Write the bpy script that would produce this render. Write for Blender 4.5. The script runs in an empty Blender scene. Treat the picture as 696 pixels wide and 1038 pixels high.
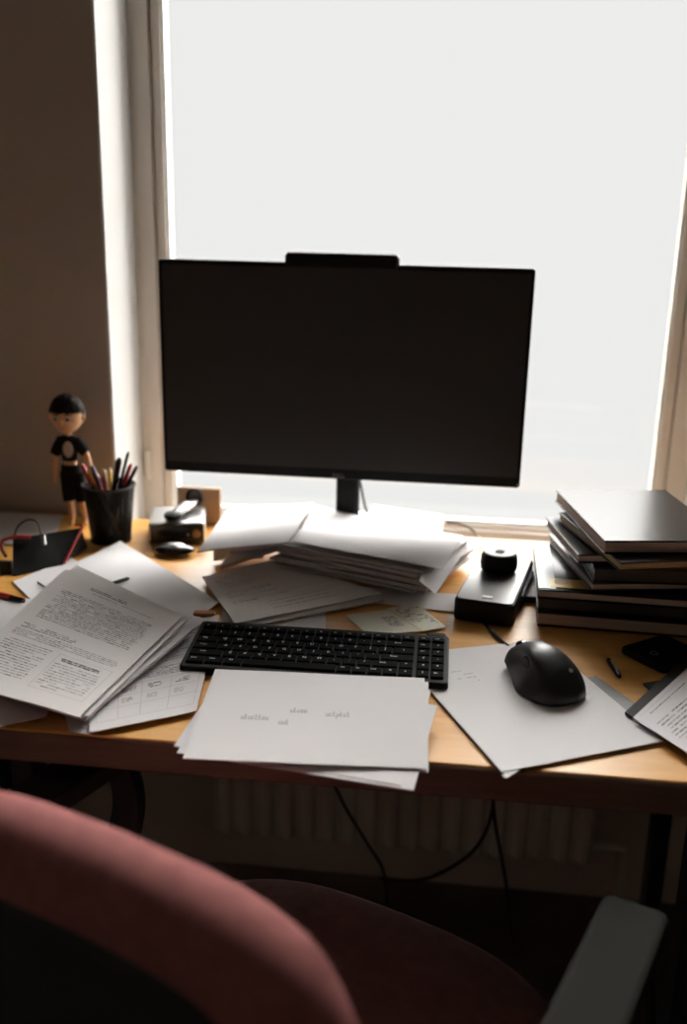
import bpy, bmesh, math, random
from mathutils import Vector, Matrix, noise
random.seed(7)
SC=bpy.context.scene; COL=SC.collection
PI=math.pi
# ------------------------------------------------------------------ camera
f=1009.0; CAM=Vector((0,0,1.30)); DZ=0.74
yaw,pitch,roll=[math.radians(a) for a in (6.3,16.9,1.24)]
FW=Vector((-math.sin(yaw)*math.cos(pitch),math.cos(yaw)*math.cos(pitch),-math.sin(pitch)))
_R=Vector((math.cos(yaw),math.sin(yaw),0)); _U=_R.cross(FW)
RT=_R*math.cos(roll)+_U*math.sin(roll); UP=-_R*math.sin(roll)+_U*math.cos(roll)
def P(x,y,z=DZ):
    """point at height z seen at photo pixel x,y"""
    d=FW+RT*((x-348)/f)-UP*((y-519)/f); t=(z-CAM.z)/d.z
    return CAM+d*t
def PY(x,y,Y):
    d=FW+RT*((x-348)/f)-UP*((y-519)/f); t=Y/d.y
    return CAM+d*t
cd=bpy.data.cameras.new('camera'); cam=bpy.data.objects.new('camera',cd); COL.objects.link(cam)
m=Matrix((RT,UP,-FW)).transposed().to_4x4(); m.translation=CAM; cam.matrix_world=m
cd.sensor_fit='VERTICAL'; cd.sensor_height=36; cd.lens=f/1038*36; cd.clip_start=.02
cd.dof.use_dof=True; cd.dof.focus_distance=1.28; cd.dof.aperture_fstop=2.2
SC.camera=cam
SC.view_settings.view_transform='Standard'; SC.view_settings.look='None'
SC.view_settings.gamma=1; SC.view_settings.use_curve_mapping=False; SC.view_settings.exposure=0.0

# ------------------------------------------------------------------ materials
def lin(c): return tuple((v/255/12.92 if v/255<.04045 else ((v/255+.055)/1.055)**2.4) for v in c)
def mat(name,rgb,rough=.6,metal=0,spec=.5,coat=0,coat_r=.1,var=0,vscale=20,bump=0,bscale=200,sheen=0,stretch=None):
    M=bpy.data.materials.new(name); M.use_nodes=True; nt=M.node_tree; b=nt.nodes['Principled BSDF']
    c=(*rgb,1); b.inputs['Base Color'].default_value=c; b.inputs['Roughness'].default_value=rough
    b.inputs['Metallic'].default_value=metal; b.inputs['Specular IOR Level'].default_value=spec
    b.inputs['Coat Weight'].default_value=coat; b.inputs['Coat Roughness'].default_value=coat_r
    if sheen: b.inputs['Sheen Weight'].default_value=sheen; b.inputs['Sheen Roughness'].default_value=.5; b.inputs['Sheen Tint'].default_value=(*[min(1,v*3) for v in rgb],1)
    tc=nt.nodes.new('ShaderNodeTexCoord'); mp=nt.nodes.new('ShaderNodeMapping'); nt.links.new(tc.outputs['Object'],mp.inputs[0])
    if stretch: mp.inputs['Scale'].default_value=stretch
    n=nt.nodes.new('ShaderNodeTexNoise'); n.inputs['Scale'].default_value=vscale; n.inputs['Detail'].default_value=5
    nt.links.new(mp.outputs[0],n.inputs['Vector'])
    r=nt.nodes.new('ShaderNodeValToRGB'); v=var if var else .03
    r.color_ramp.elements[0].color=(*[max(0,k*(1-v)) for k in rgb],1); r.color_ramp.elements[1].color=(*[min(1,k*(1+v)) for k in rgb],1)
    r.color_ramp.elements[0].position=.3; r.color_ramp.elements[1].position=.7
    nt.links.new(n.outputs[0],r.inputs[0]); nt.links.new(r.outputs[0],b.inputs['Base Color'])
    if bump:
        n2=nt.nodes.new('ShaderNodeTexNoise'); n2.inputs['Scale'].default_value=bscale; n2.inputs['Detail'].default_value=3
        nt.links.new(tc.outputs['Object'],n2.inputs['Vector'])
        bp=nt.nodes.new('ShaderNodeBump'); bp.inputs['Strength'].default_value=bump; bp.inputs['Distance'].default_value=.002
        nt.links.new(n2.outputs[0],bp.inputs['Height']); nt.links.new(bp.outputs[0],b.inputs['Normal'])
    return M
M={}
M['plaster']=mat('wall_plaster',(.57,.48,.405),.9,spec=.2,var=.04,vscale=4,bump=.25,bscale=120)
M['reveal']=mat('reveal_white_paint',(.64,.63,.61),.7,spec=.3,var=.02,vscale=5,bump=.1,bscale=60)
M['frame']=mat('window_frame_paint',(.78,.72,.64),.4,spec=.5,var=.03,vscale=6)
M['bead']=mat('window_bead',(.50,.50,.46),.5)
M['roomwall']=mat('dim_room_wall',(.60,.54,.49),.9)
M['ceil']=mat('ceiling_paint',(.72,.69,.65),.9)
M['floor']=mat('dark_floor',(.13,.115,.105),.7,var=.2,vscale=8)
M['paper']=mat('white_paper',(.80,.775,.775),.75,spec=.25,var=.015,vscale=9)
M['paper2']=mat('greyish_paper',(.80,.765,.755),.8,spec=.2,var=.02,vscale=9)
M['paperedge']=mat('paper_edges',(.66,.62,.62),.85,var=.25,vscale=60,stretch=(1,1,60))
M['ink']=mat('printing_ink',(.10,.09,.09),.7); M['inkl']=mat('light_grey_ink',(.36,.34,.34),.7); M['pencil']=mat('pencil_writing',(.30,.28,.30),.7)
M['black']=mat('black_plastic',(.009,.009,.009),.55,spec=.18); M['blackg']=mat('black_gloss_plastic',(.010,.010,.011),.22)
M['blackm']=mat('black_matte',(.032,.031,.030),.7,spec=.3)
M['screen']=mat('dark_screen_panel',(.048,.043,.041),.5,spec=.3)
M['keyc']=mat('keycap_black',(.007,.007,.007),.8,spec=.06,bump=.05,bscale=400)
M['legend']=mat('key_legend_white',(.80,.80,.78),.6)
M['cover']=mat('black_book_cover',(.014,.012,.012),.24,spec=.20,var=.15,vscale=25,bump=.05,bscale=120)
M['coverb']=mat('brown_black_book_cover',(.028,.02,.017),.4,var=.1,vscale=25)
M['pages']=mat('book_page_edges',(.55,.44,.38),.8,var=.2,vscale=40,stretch=(.3,.3,30))
M['pagesg']=mat('gilded_page_edges',(.50,.34,.16),.6,var=.35,vscale=60,stretch=(.3,.3,10))
M['silver']=mat('brushed_silver',(.42,.42,.41),.35,metal=.85); M['dgrey']=mat('dark_grey_metal',(.20,.195,.19),.33,metal=.6)
M['fabric']=mat('maroon_chair_fabric',(.38,.145,.135),.95,spec=.1,var=.12,vscale=60,bump=.5,bscale=500,sheen=.15)
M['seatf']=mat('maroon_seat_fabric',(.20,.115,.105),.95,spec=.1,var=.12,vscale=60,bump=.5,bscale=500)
M['grey']=mat('grey_armrest_plastic',(.034,.034,.030),.9,spec=.05,var=.1,vscale=15)
M['steel']=mat('black_steel',(.015,.015,.016),.5)
M['rad']=mat('radiator_enamel',(.66,.60,.52),.6)
M['skin']=mat('doll_skin_vinyl',(.85,.50,.27),.5,spec=.4); M['hair']=mat('doll_dark_hair',(.018,.010,.007),.7,spec=.15)
M['shirt']=mat('doll_black_shirt',(.012,.010,.010),.9,spec=.1); M['print']=mat('doll_shirt_print',(.62,.48,.38),.7)
M['eye']=mat('doll_eye_paint',(.55,.55,.52),.4); M['red']=mat('red_trim',(.50,.02,.02),.4); M['orange']=mat('orange_pencil_paint',(.75,.30,.05),.4)
M['yellow']=mat('yellow_pencil_paint',(.80,.50,.12),.45); M['cream']=mat('cream_wood',(.75,.55,.35),.6); M['purple']=mat('violet_pen_plastic',(.10,.06,.16),.4)
M['card']=mat('brown_cardboard',(.46,.33,.22),.85,var=.1,vscale=30); M['note']=mat('cream_card_paper',(.78,.76,.62),.7); M['olive']=mat('olive_print',(.30,.28,.12),.7)
M['blueg']=mat('pale_sheen_and_led',(.42,.47,.47),.35); M['gold']=mat('gold_yellow_print',(.75,.50,.08),.4); M['logo']=mat('monitor_logo_grey',(.22,.17,.16),.4)  # blueg: painted sheen on a book cover, also the monitor status light
M['blk_trans']=M['blackm']
def wood():
    W=bpy.data.materials.new('beech_desk_veneer'); W.use_nodes=True; nt=W.node_tree; b=nt.nodes['Principled BSDF']
    tc=nt.nodes.new('ShaderNodeTexCoord'); mp=nt.nodes.new('ShaderNodeMapping'); mp.inputs['Scale'].default_value=(1.2,14,14)
    n=nt.nodes.new('ShaderNodeTexNoise'); n.inputs['Scale'].default_value=5; n.inputs['Detail'].default_value=8; n.inputs['Distortion'].default_value=.6
    nt.links.new(tc.outputs['Object'],mp.inputs[0]); nt.links.new(mp.outputs[0],n.inputs['Vector'])
    r=nt.nodes.new('ShaderNodeValToRGB'); r.color_ramp.elements[0].position=.25; r.color_ramp.elements[1].position=.75
    r.color_ramp.elements[0].color=(.66,.31,.065,1); r.color_ramp.elements[1].color=(.82,.43,.11,1)
    nt.links.new(n.outputs[0],r.inputs[0]); nt.links.new(r.outputs[0],b.inputs['Base Color'])
    b.inputs['Roughness'].default_value=.38; b.inputs['Specular IOR Level'].default_value=.38
    return W
M['wood']=wood()
M['edge']=mat('desk_edge_band',(.17,.11,.08),.6,var=.15,vscale=12,stretch=(1,8,8))
def glass():
    G=bpy.data.materials.new('window_glass'); G.use_nodes=True; nt=G.node_tree; nt.nodes.clear()
    o=nt.nodes.new('ShaderNodeOutputMaterial'); t=nt.nodes.new('ShaderNodeBsdfTransparent'); t.inputs[0].default_value=(.985,.985,.98,1)
    g=nt.nodes.new('ShaderNodeBsdfGlossy'); g.inputs['Roughness'].default_value=.02; g.inputs[0].default_value=(1,1,1,1)
    fr=nt.nodes.new('ShaderNodeFresnel'); fr.inputs[0].default_value=1.3; mx=nt.nodes.new('ShaderNodeMixShader')
    nt.links.new(fr.outputs[0],mx.inputs[0]); nt.links.new(t.outputs[0],mx.inputs[1]); nt.links.new(g.outputs[0],mx.inputs[2]); nt.links.new(mx.outputs[0],o.inputs[0])
    return G
M['glass']=glass()
def mesh_cup():
    G=bpy.data.materials.new('black_wire_mesh'); G.use_nodes=True; nt=G.node_tree; b=nt.nodes['Principled BSDF']
    b.inputs['Base Color'].default_value=(.006,.006,.006,1); b.inputs['Roughness'].default_value=.5; b.inputs['Specular IOR Level'].default_value=.15
    tc=nt.nodes.new('ShaderNodeTexCoord'); mp=nt.nodes.new('ShaderNodeMapping'); mp.inputs['Scale'].default_value=(90,40,1)
    nt.links.new(tc.outputs['UV'],mp.inputs[0])
    ck=nt.nodes.new('ShaderNodeTexBrick'); ck.offset=.5; ck.inputs['Scale'].default_value=1; ck.inputs['Mortar Size'].default_value=.38; ck.inputs['Brick Width'].default_value=1; ck.inputs['Row Height'].default_value=1
    nt.links.new(mp.outputs[0],ck.inputs['Vector'])
    t=nt.nodes.new('ShaderNodeBsdfTransparent'); mx=nt.nodes.new('ShaderNodeMixShader')
    nt.links.new(ck.outputs['Fac'],mx.inputs[0]); nt.links.new(t.outputs[0],mx.inputs[1]); nt.links.new(b.outputs[0],mx.inputs[2])
    nt.links.new(mx.outputs[0],nt.nodes['Material Output'].inputs[0]); return G
M['mesh']=mesh_cup()

# ------------------------------------------------------------------ mesh helpers
class MB:
    def __init__(s): s.v=[]; s.f=[]; s.m=[]; s.sm=[]
    def add(s,vs,fs,mi=0,smooth=False):
        o=len(s.v); s.v+= [tuple(v) for v in vs]; s.f+=[tuple(i+o for i in f) for f in fs]; s.m+=[mi]*len(fs); s.sm+=[smooth]*len(fs); return s
    def box(s,c,size,rz=0,mi=0,T=None):
        x,y,z=[k/2 for k in size]; vs=[Vector((a*x,b*y,d*z)) for d in(-1,1) for b in(-1,1) for a in(-1,1)]
        R=Matrix.Rotation(rz,3,'Z'); vs=[R@v+Vector(c) for v in vs]
        if T: vs=[T@v for v in vs]
        return s.add(vs,[(0,2,3,1),(4,5,7,6),(0,1,5,4),(2,6,7,3),(0,4,6,2),(1,3,7,5)],mi)
    def rbox(s,c,size,r,rz=0,mi=0,seg=4,ez=None,T=None):
        """box with rounded vertical corners (radius r) and small eased top/bottom edges ez"""
        x,y,z=[k/2 for k in size]; ez=min(r*.5,z*.5) if ez is None else ez
        def ring(off,zz):
            o=[]
            for (cx,cy,a0) in ((x-r,y-r,0),(-x+r,y-r,90),(-x+r,-y+r,180),(x-r,-y+r,270)):
                for k in range(seg+1):
                    a=math.radians(a0+90*k/seg); o.append(Vector((cx+(r-off)*math.cos(a),cy+(r-off)*math.sin(a),zz)))
            return o
        lv=[(ez,-z),(ez*.3,-z+ez*.3),(0,-z+ez),(0,z-ez),(ez*.3,z-ez*.3),(ez,z)]
        n=4*(seg+1); vs=[]; 
        for o_,zz in lv: vs+=ring(min(o_,r*.95),zz)
        R=Matrix.Rotation(rz,3,'Z'); vs=[R@v+Vector(c) for v in vs]
        if T: vs=[T@v for v in vs]
        fs=[]
        for k in range(len(lv)-1):
            for i in range(n): j=(i+1)%n; fs.append((k*n+i,k*n+j,(k+1)*n+j,(k+1)*n+i))
        fs.append(tuple(reversed(range(n)))); fs.append(tuple(range((len(lv)-1)*n,len(lv)*n)))
        return s.add(vs,fs,mi)
    def tube(s,pts,r,seg=8,mi=0,flat=1.0,cap=True):
        pts=[Vector(p) for p in pts]; n=len(pts); rs=r if isinstance(r,(list,tuple)) else [r]*n; vs=[]; fs=[]; pn=None
        for i,p in enumerate(pts):
            t=(pts[min(i+1,n-1)]-pts[max(i-1,0)]).normalized()
            if pn is None:
                pn=t.cross(Vector((0,0,1)));
                if pn.length<.1: pn=t.cross(Vector((0,1,0)))
            pn=(pn-t*pn.dot(t)).normalized(); b=t.cross(pn)
            for k in range(seg): a=2*PI*k/seg; vs.append(p+(pn*math.cos(a)+b*math.sin(a)*flat)*rs[i])
        for i in range(n-1):
            for k in range(seg): j=(k+1)%seg; fs.append((i*seg+k,i*seg+j,(i+1)*seg+j,(i+1)*seg+k))
        if cap: fs.append(tuple(reversed(range(seg)))); fs.append(tuple(range((n-1)*seg,n*seg)))
        return s.add(vs,fs,mi,True)
    def lathe(s,prof,c=(0,0,0),seg=24,mi=0,T=None,sx=1,sy=1,smooth=True):
        vs=[];fs=[];n=len(prof)
        for (r,z) in prof:
            for k in range(seg): a=2*PI*k/seg; v=Vector((r*sx*math.cos(a),r*sy*math.sin(a),z)); v=(T@v if T else v)+Vector(c); vs.append(v)
        for i in range(n-1):
            for k in range(seg): j=(k+1)%seg; fs.append((i*seg+k,i*seg+j,(i+1)*seg+j,(i+1)*seg+k))
        fs.append(tuple(reversed(range(seg)))); fs.append(tuple(range((n-1)*seg,n*seg)))
        return s.add(vs,fs,mi,smooth)
    def ell(s,c,r,mi=0,su=16,sv=10,T=None,fn=None):
        prof=[]; vs=[];fs=[]
        for i in range(sv+1):
            th=PI*(i/sv); 
            for k in range(su):
                a=2*PI*k/su; d=Vector((math.sin(th)*math.cos(a),math.sin(th)*math.sin(a),-math.cos(th)))
                if fn: d=fn(d)
                v=Vector((d.x*r[0],d.y*r[1],d.z*r[2])); v=(T@v if T else v)+Vector(c); vs.append(v)
        for i in range(sv):
            for k in range(su): j=(k+1)%su; fs.append((i*su+k,i*su+j,(i+1)*su+j,(i+1)*su+k))
        return s.add(vs,fs,mi,True)
    def build(s,name,mats,parent=None,origin=None,bevel=0,sub=0,loc=None):
        me=bpy.data.meshes.new(name); o0=Vector(origin) if origin is not None else Vector((0,0,0))
        me.from_pydata([tuple(Vector(v)-o0) for v in s.v],[],s.f)
        for q in (mats if isinstance(mats,(list,tuple)) else [mats]): me.materials.append(q)
        for p,mi,sm in zip(me.polygons,s.m,s.sm): p.material_index=mi; p.use_smooth=sm
        bm=bmesh.new(); bm.from_mesh(me); bmesh.ops.remove_doubles(bm,verts=bm.verts,dist=1e-6); bmesh.ops.recalc_face_normals(bm,faces=[q for q in bm.faces]) if not getattr(s,'raw',False) else None; 
        for e in bm.edges:
            if len(e.link_faces)==2 and e.calc_face_angle(0)>math.radians(42): e.smooth=False
        bm.to_mesh(me); bm.free()
        o=bpy.data.objects.new(name,me); COL.objects.link(o); o.location=o0
        if parent is not None:
            o.parent=parent; o.location=o0-parent.location
        if bevel: b=o.modifiers.new('bevel','BEVEL'); b.width=bevel; b.segments=2; b.limit_method='ANGLE'
        if sub: b=o.modifiers.new('sub','SUBSURF'); b.levels=sub; b.render_levels=sub
        return o
def tag(o,label=None,cat=None,group=None,kind=None):
    if label: o['label']=label
    if cat: o['category']=cat
    if group: o['group']=group
    if kind: o['kind']=kind
    return o
def thing(name,label,cat,loc,group=None):
    o=bpy.data.objects.new(name,None); o.empty_display_size=.02; COL.objects.link(o); o.location=loc; return tag(o,label,cat,group)
def struct(name,mb,m,parent=None,bevel=0):
    o=mb.build(name,m,parent,bevel=bevel); 
    if parent is None: o['kind']='structure'
    return o
def smooth_path(pts,n=8):
    pts=[Vector(p) for p in pts]; out=[]
    for i in range(len(pts)-1):
        p0=pts[max(i-1,0)];p1=pts[i];p2=pts[i+1];p3=pts[min(i+2,len(pts)-1)]
        for k in range(n):
            t=k/n; out.append(.5*((2*p1)+(-p0+p2)*t+(2*p0-5*p1+4*p2-p3)*t*t+(-p0+3*p1-3*p2+p3)*t**3))
    out.append(pts[-1]); return out
def text_geo(s,size):
    c=bpy.data.curves.new('t','FONT'); c.body=s; c.size=size; c.align_x='CENTER'; c.align_y='CENTER'; c.resolution_u=2
    o=bpy.data.objects.new('t',c); COL.objects.link(o); dg=bpy.context.evaluated_depsgraph_get(); me=o.evaluated_get(dg).to_mesh()
    vs=[v.co.copy() for v in me.vertices]; fs=[tuple(p.vertices) for p in me.polygons]
    o.evaluated_get(dg).to_mesh_clear(); bpy.data.objects.remove(o); bpy.data.curves.remove(c); return vs,fs

# ------------------------------------------------------------------ sky
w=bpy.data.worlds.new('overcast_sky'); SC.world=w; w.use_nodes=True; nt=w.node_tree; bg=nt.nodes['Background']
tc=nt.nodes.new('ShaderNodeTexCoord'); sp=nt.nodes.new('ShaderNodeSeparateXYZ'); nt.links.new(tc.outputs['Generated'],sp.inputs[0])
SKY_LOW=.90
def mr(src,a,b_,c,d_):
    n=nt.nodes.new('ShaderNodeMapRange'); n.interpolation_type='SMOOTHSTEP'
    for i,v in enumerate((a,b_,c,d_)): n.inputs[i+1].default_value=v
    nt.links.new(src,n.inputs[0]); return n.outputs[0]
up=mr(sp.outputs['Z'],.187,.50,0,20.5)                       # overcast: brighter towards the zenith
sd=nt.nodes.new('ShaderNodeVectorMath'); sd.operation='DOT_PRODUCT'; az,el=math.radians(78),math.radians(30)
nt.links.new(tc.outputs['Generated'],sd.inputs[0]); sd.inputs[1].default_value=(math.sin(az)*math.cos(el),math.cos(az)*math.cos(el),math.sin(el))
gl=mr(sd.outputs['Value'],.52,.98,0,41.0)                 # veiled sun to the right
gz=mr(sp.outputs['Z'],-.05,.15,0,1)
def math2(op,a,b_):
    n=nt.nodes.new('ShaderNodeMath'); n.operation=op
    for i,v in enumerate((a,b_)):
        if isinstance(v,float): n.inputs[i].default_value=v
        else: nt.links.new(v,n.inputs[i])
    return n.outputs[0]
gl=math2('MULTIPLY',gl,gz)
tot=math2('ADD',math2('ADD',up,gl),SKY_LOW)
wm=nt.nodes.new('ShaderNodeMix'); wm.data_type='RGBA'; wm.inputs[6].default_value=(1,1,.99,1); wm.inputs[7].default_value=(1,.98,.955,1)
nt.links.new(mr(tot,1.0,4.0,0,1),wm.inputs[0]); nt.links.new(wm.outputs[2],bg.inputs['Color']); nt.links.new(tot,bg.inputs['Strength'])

# ------------------------------------------------------------------ room
YW=1.7265; YG=1.90; XL=-.622; XR=.452; ZB=.655; ZT=2.12
RX0,RX1,RY0,RZ=-1.9,1.9,-2.3,2.6
b=MB()
b.box(((RX0+XL)/2,YW+.15,RZ/2),(XL-RX0,.30,RZ)); struct('wall_window',b.box(((RX1+XR)/2,YW+.15,RZ/2),(RX1-XR,.30,RZ)).box(((XL+XR)/2,YW+.15,ZB/2),(XR-XL,.30,ZB)).box(((XL+XR)/2,YW+.15,(RZ+ZT)/2),(XR-XL,.30,RZ-ZT)),M['plaster'])
struct('wall_left',MB().box((RX0-.05,(RY0+YW)/2,RZ/2),(.1,YW-RY0+.6,RZ)),M['roomwall'])
struct('wall_right',MB().box((RX1+.05,(RY0+YW)/2,RZ/2),(.1,YW-RY0+.6,RZ)),M['roomwall'])
struct('wall_back',MB().box((0,RY0-.05,RZ/2),(RX1-RX0+.2,.1,RZ)),M['roomwall'])
struct('floor',MB().box((0,(RY0+YW)/2,-.05),(RX1-RX0+.2,YW-RY0+.8,.1)),M['floor'])
struct('ceiling',MB().box((0,(RY0+YW)/2,RZ+.05),(RX1-RX0+.2,YW-RY0+.8,.1)),M['ceil'])
# painted lining of the window recess
b=MB(); t=.006
b.box((XL+t/2-.0005,(YW+YG)/2+.001,(ZB+ZT)/2),(t,YG-YW,ZT-ZB)); b.box((XR-t/2+.0005,(YW+YG)/2+.001,(ZB+ZT)/2),(t,YG-YW,ZT-ZB)); b.box(((XL+XR)/2,(YW+YG)/2+.001,ZT-t/2),(XR-XL,YG-YW,t))
struct('trim_1',b,M['reveal'])
struct('trim_2',MB().box(((XL+XR)/2,YW+.095,ZB+.012),(XR-XL-.014,.17,.022)),M['reveal'])   # inner sill
win=bpy.data.objects.new('window_1',None); COL.objects.link(win); win.location=(XL,YG,ZB); win['kind']='structure'
def ring(x0,x1,z0,z1,wd,y0,y1):
    b=MB(); yc=(y0+y1)/2; d=y1-y0
    b.box(((x0+wd/2),yc,(z0+z1)/2),(wd,d,z1-z0)); b.box((x1-wd/2,yc,(z0+z1)/2),(wd,d,z1-z0))
    b.box(((x0+x1)/2,yc,z0+wd/2),(x1-x0-2*wd,d,wd)); b.box(((x0+x1)/2,yc,z1-wd/2),(x1-x0-2*wd,d,wd)); return b
ring(XL,XR,ZB,ZT,.042,YG-.005,YG+.07).build('window_frame',M['frame'],win,bevel=.003)
ring(XL+.043,XR-.043,ZB+.030,ZT-.043,.018,YG+.008,YG+.06).build('window_sash',M['frame'],win,bevel=.002)
ring(XL+.060,XR-.060,ZB+.050,ZT-.060,.004,YG+.020,YG+.03).build('glazing_bead',M['bead'],win)
MB().box(((XL+XR)/2,YG+.032,(ZB+ZT)/2),(XR-XL-.12,.004,ZT-ZB-.11)).build('glass_pane',M['glass'],win)
hb=MB(); 
for z in (.80,1.75): hb.lathe([(.005,-.03),(.007,-.026),(.007,.026),(.005,.03)],(XL+.014,YG-.012,z),10)
hb.build('hinge',M['frame'],win)

# radiator under the window
rd=thing('radiator','pale panel radiator with vertical ridges on the wall below the window','radiator',(-.05,1.70,.12))
b=MB(); x0,x1=-.42,.30; n=18; vs=[];fs=[]
for i in range(n*4+1):
    x=x0+(x1-x0)*i/(n*4); dy=(0,.0,.012,.012)[i%4]
    for z in (.14,.62): vs.append((x,1.64-dy,z)); vs.append((x,1.675,z))
for i in range(n*4):
    a=i*4; c=a+4; fs+=[(a,c,c+2,a+2),(a+1,a+3,c+3,c+1),(a+2,c+2,c+3,a+3),(a,a+1,c+1,c)]
b.add(vs,fs); b.build('ridged_panel',M['rad'],rd)
MB().box((-.06,1.655,.635),(.74,.075,.02)).build('top_grille',M['rad'],rd)
MB().tube([(.30,1.66,.16),(.36,1.66,.16),(.36,1.66,-.0)],.009).build('pipe',M['rad'],rd)
for x in (-.35,.22): MB().box((x,1.70,.40),(.03,.05,.3)).build('bracket',M['rad'],rd)

# ------------------------------------------------------------------ desk
desk=thing('desk','long beech topped office desk with black steel legs in front of the window','desk',(-.1,1.33,0))
DX0,DX1,DY0,DY1=-1.15,.95,.938,1.722
b=MB().box(((DX0+DX1)/2,(DY0+DY1)/2+.001,DZ-.013),(DX1-DX0,DY1-DY0-.004,.026)); b.build('desktop',M['wood'],desk,bevel=.002)
b=MB().rbox(((DX0+DX1)/2,DY0+.009,DZ-.0205),(DX1-DX0,.018,.037),.006,ez=.003); b.build('front_edge',M['edge'],desk)
MB().box(((DX0+DX1)/2,DY0+.06,DZ-.047),(DX1-DX0-.1,.03,.04)).build('front_rail',M['steel'],desk)
MB().box(((DX0+DX1)/2,DY1-.10,DZ-.047),(DX1-DX0-.1,.03,.04)).build('rear_rail',M['steel'],desk)
for x,y in ((-.82,1.62),(.40,1.58),(-.50,1.04),(.31,1.03)):
    MB().box((x,y,.357),(.028,.045,.713)).lathe([(.018,0),(.02,.004),(.02,.016),(.01,.02)],(x,y,0),16).build('leg',M['steel'],desk,bevel=.002)
for x0_,y0_,x1_,y1_ in ((-.82,1.62,-.50,1.04),(.40,1.58,.31,1.03)):
    MB().tube([(x0_,y0_,.09),(x1_,y1_,.09)],.012,8).build('foot_bar',M['steel'],desk)

# ------------------------------------------------------------------ paper
def bil(q,u,v): return (q[0]*(1-u)+q[1]*u)*(1-v)+(q[3]*(1-u)+q[2]*u)*v
def sheet(name,label,q,th=.0006,amp=.0015,seed=0,lift=None,curl=None,doc=None,group=None,mats=None,nu=14,nv=18,cat='paper',sag=0,script=False,noisef=2.2):
    """one paper sheet or thin bundle; q = four world corners (top-left, top-right, bottom-right, bottom-left)"""
    q=[Vector(p) for p in q]
    def S(u,v):
        p=bil(q,u,v)
        nz=noise.noise(Vector((u*noisef+seed*7.3,v*noisef,seed*1.7)))
        z=amp*(nz+.55)
        if lift:
            for (cu,cv,h,r) in lift:
                d=math.hypot(u-cu,v-cv)
                if d<r: z+=h*(1-d/r)**2
        if sag: z-=sag*4*u*(1-u)
        return p+Vector((0,0,z))
    b=MB(); vs=[S(i/nu,j/nv)+Vector((0,0,th)) for j in range(nv+1) for i in range(nu+1)]
    lo=[S(i/nu,j/nv) for j in range(nv+1) for i in range(nu+1)]
    W=nu+1; N=len(vs); fs=[]
    for j in range(nv):
        for i in range(nu): a=j*W+i; fs.append((a,a+W,a+W+1,a+1))
    b.raw=False
    allv=vs+lo; o=N; lf=[tuple(o+k for k in reversed(f_)) for f_ in fs]
    rim=[]
    for i in range(nu): rim.append((i,i+1,o+i+1,o+i)); a=nv*W+i; rim.append((a+1,a,o+a,o+a+1))
    for j in range(nv): a=j*W; rim.append((a+W,a,o+a,o+a+W)); c=a+nu; rim.append((c,c+W,o+c+W,o+c))
    b.add(allv,fs+lf,0,True); 
    # rim as material 1
    b.add(allv,rim,1,False)
    mts=list(mats or (M['paper'],M['paperedge']))+[M['ink'],M['inkl'],M['pencil']]
    if doc:
        sw=(q[1]-q[0]).length; sh=(q[3]-q[0]).length
        def patch(u0,v0,u1,v1,mi):
            k=max(1,int(abs(u1-u0)*nu)+1); 
            for c in range(k):
                a=u0+(u1-u0)*c/k; d=u0+(u1-u0)*(c+1)/k; e_=Vector((0,0,th+.00025))
                b.add([S(a,v0)+e_,S(d,v0)+e_,S(d,v1)+e_,S(a,v1)+e_],[(0,3,2,1)],mi)
        doc(patch,sw,sh,random.Random(seed+11))
    o=b.build(name,mts,origin=(sum((p for p in q),Vector())/4)); return tag(o,label,cat,group)
def para(patch,sw,sh,r,u0,v0,u1,v1,lh=.0042,wh=.0016,dens=.92,dark=.5,ind=True):
    v=v0
    while v<v1:
        u=u0+(r.random()*.06 if ind and r.random()<.15 else 0); end=u1-(r.random()*.25*(u1-u0) if r.random()<.2 else r.random()*.02)
        while u<end:
            wl=r.uniform(.004,.013)/sw
            if r.random()<dens: patch(u,v,min(u+wl,end),v+wh*r.uniform(.7,1.1)/sh,2 if r.random()<dark else 3)
            u+=wl+.0016/sw
        v+=lh/sh
def rules(patch,sw,sh,u0,v0,u1,v1,mi=3,t=.0005):
    patch(u0,v0,u1,v0+t/sh,mi); patch(u0,v1,u1,v1+t/sh,mi); patch(u0,v0,u0+t/sw,v1,mi); patch(u1,v0,u1+t/sw,v1,mi)
def doc_form(patch,sw,sh,r):
    para(patch,sw,sh,r,.30,.07,.62,.085,dark=1,wh=.0022); para(patch,sw,sh,r,.34,.11,.85,.12,dark=.2)
    para(patch,sw,sh,r,.13,.17,.90,.44,lh=.0046,dark=.55)
    para(patch,sw,sh,r,.10,.50,.55,.53,dark=.7); para(patch,sw,sh,r,.08,.55,.92,.60,dark=.25)
    para(patch,sw,sh,r,.08,.63,.46,.88,dark=.35,lh=.0055); rules(patch,sw,sh,.52,.63,.93,.90); para(patch,sw,sh,r,.56,.655,.88,.67,dark=1,wh=.003); para(patch,sw,sh,r,.54,.70,.91,.88,dark=.3,lh=.006)
def doc_table(patch,sw,sh,r):
    for v in (.62,.72,.82,.93): patch(.06,v,.95,v+.0005/sh,3)
    for u in (.06,.25,.45,.70,.95): patch(u,.62,u+.0005/sw,.93,3)
    para(patch,sw,sh,r,.08,.50,.95,.59,dark=.6); para(patch,sw,sh,r,.08,.10,.90,.45,dark=.3,lh=.006)
    for u in (.08,.28,.50,.74): para(patch,sw,sh,r,u,.65,u+.13,.70,dark=.6,wh=.002); para(patch,sw,sh,r,u,.75,u+.1,.80,dark=.2)
def doc_light(patch,sw,sh,r):
    para(patch,sw,sh,r,.12,.10,.60,.13,dark=.3); para(patch,sw,sh,r,.12,.20,.85,.55,dark=.05,lh=.007,dens=.6)
def doc_faint(patch,sw,sh,r):
    para(patch,sw,sh,r,.30,.62,.75,.66,dark=0,dens=.5)
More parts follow.
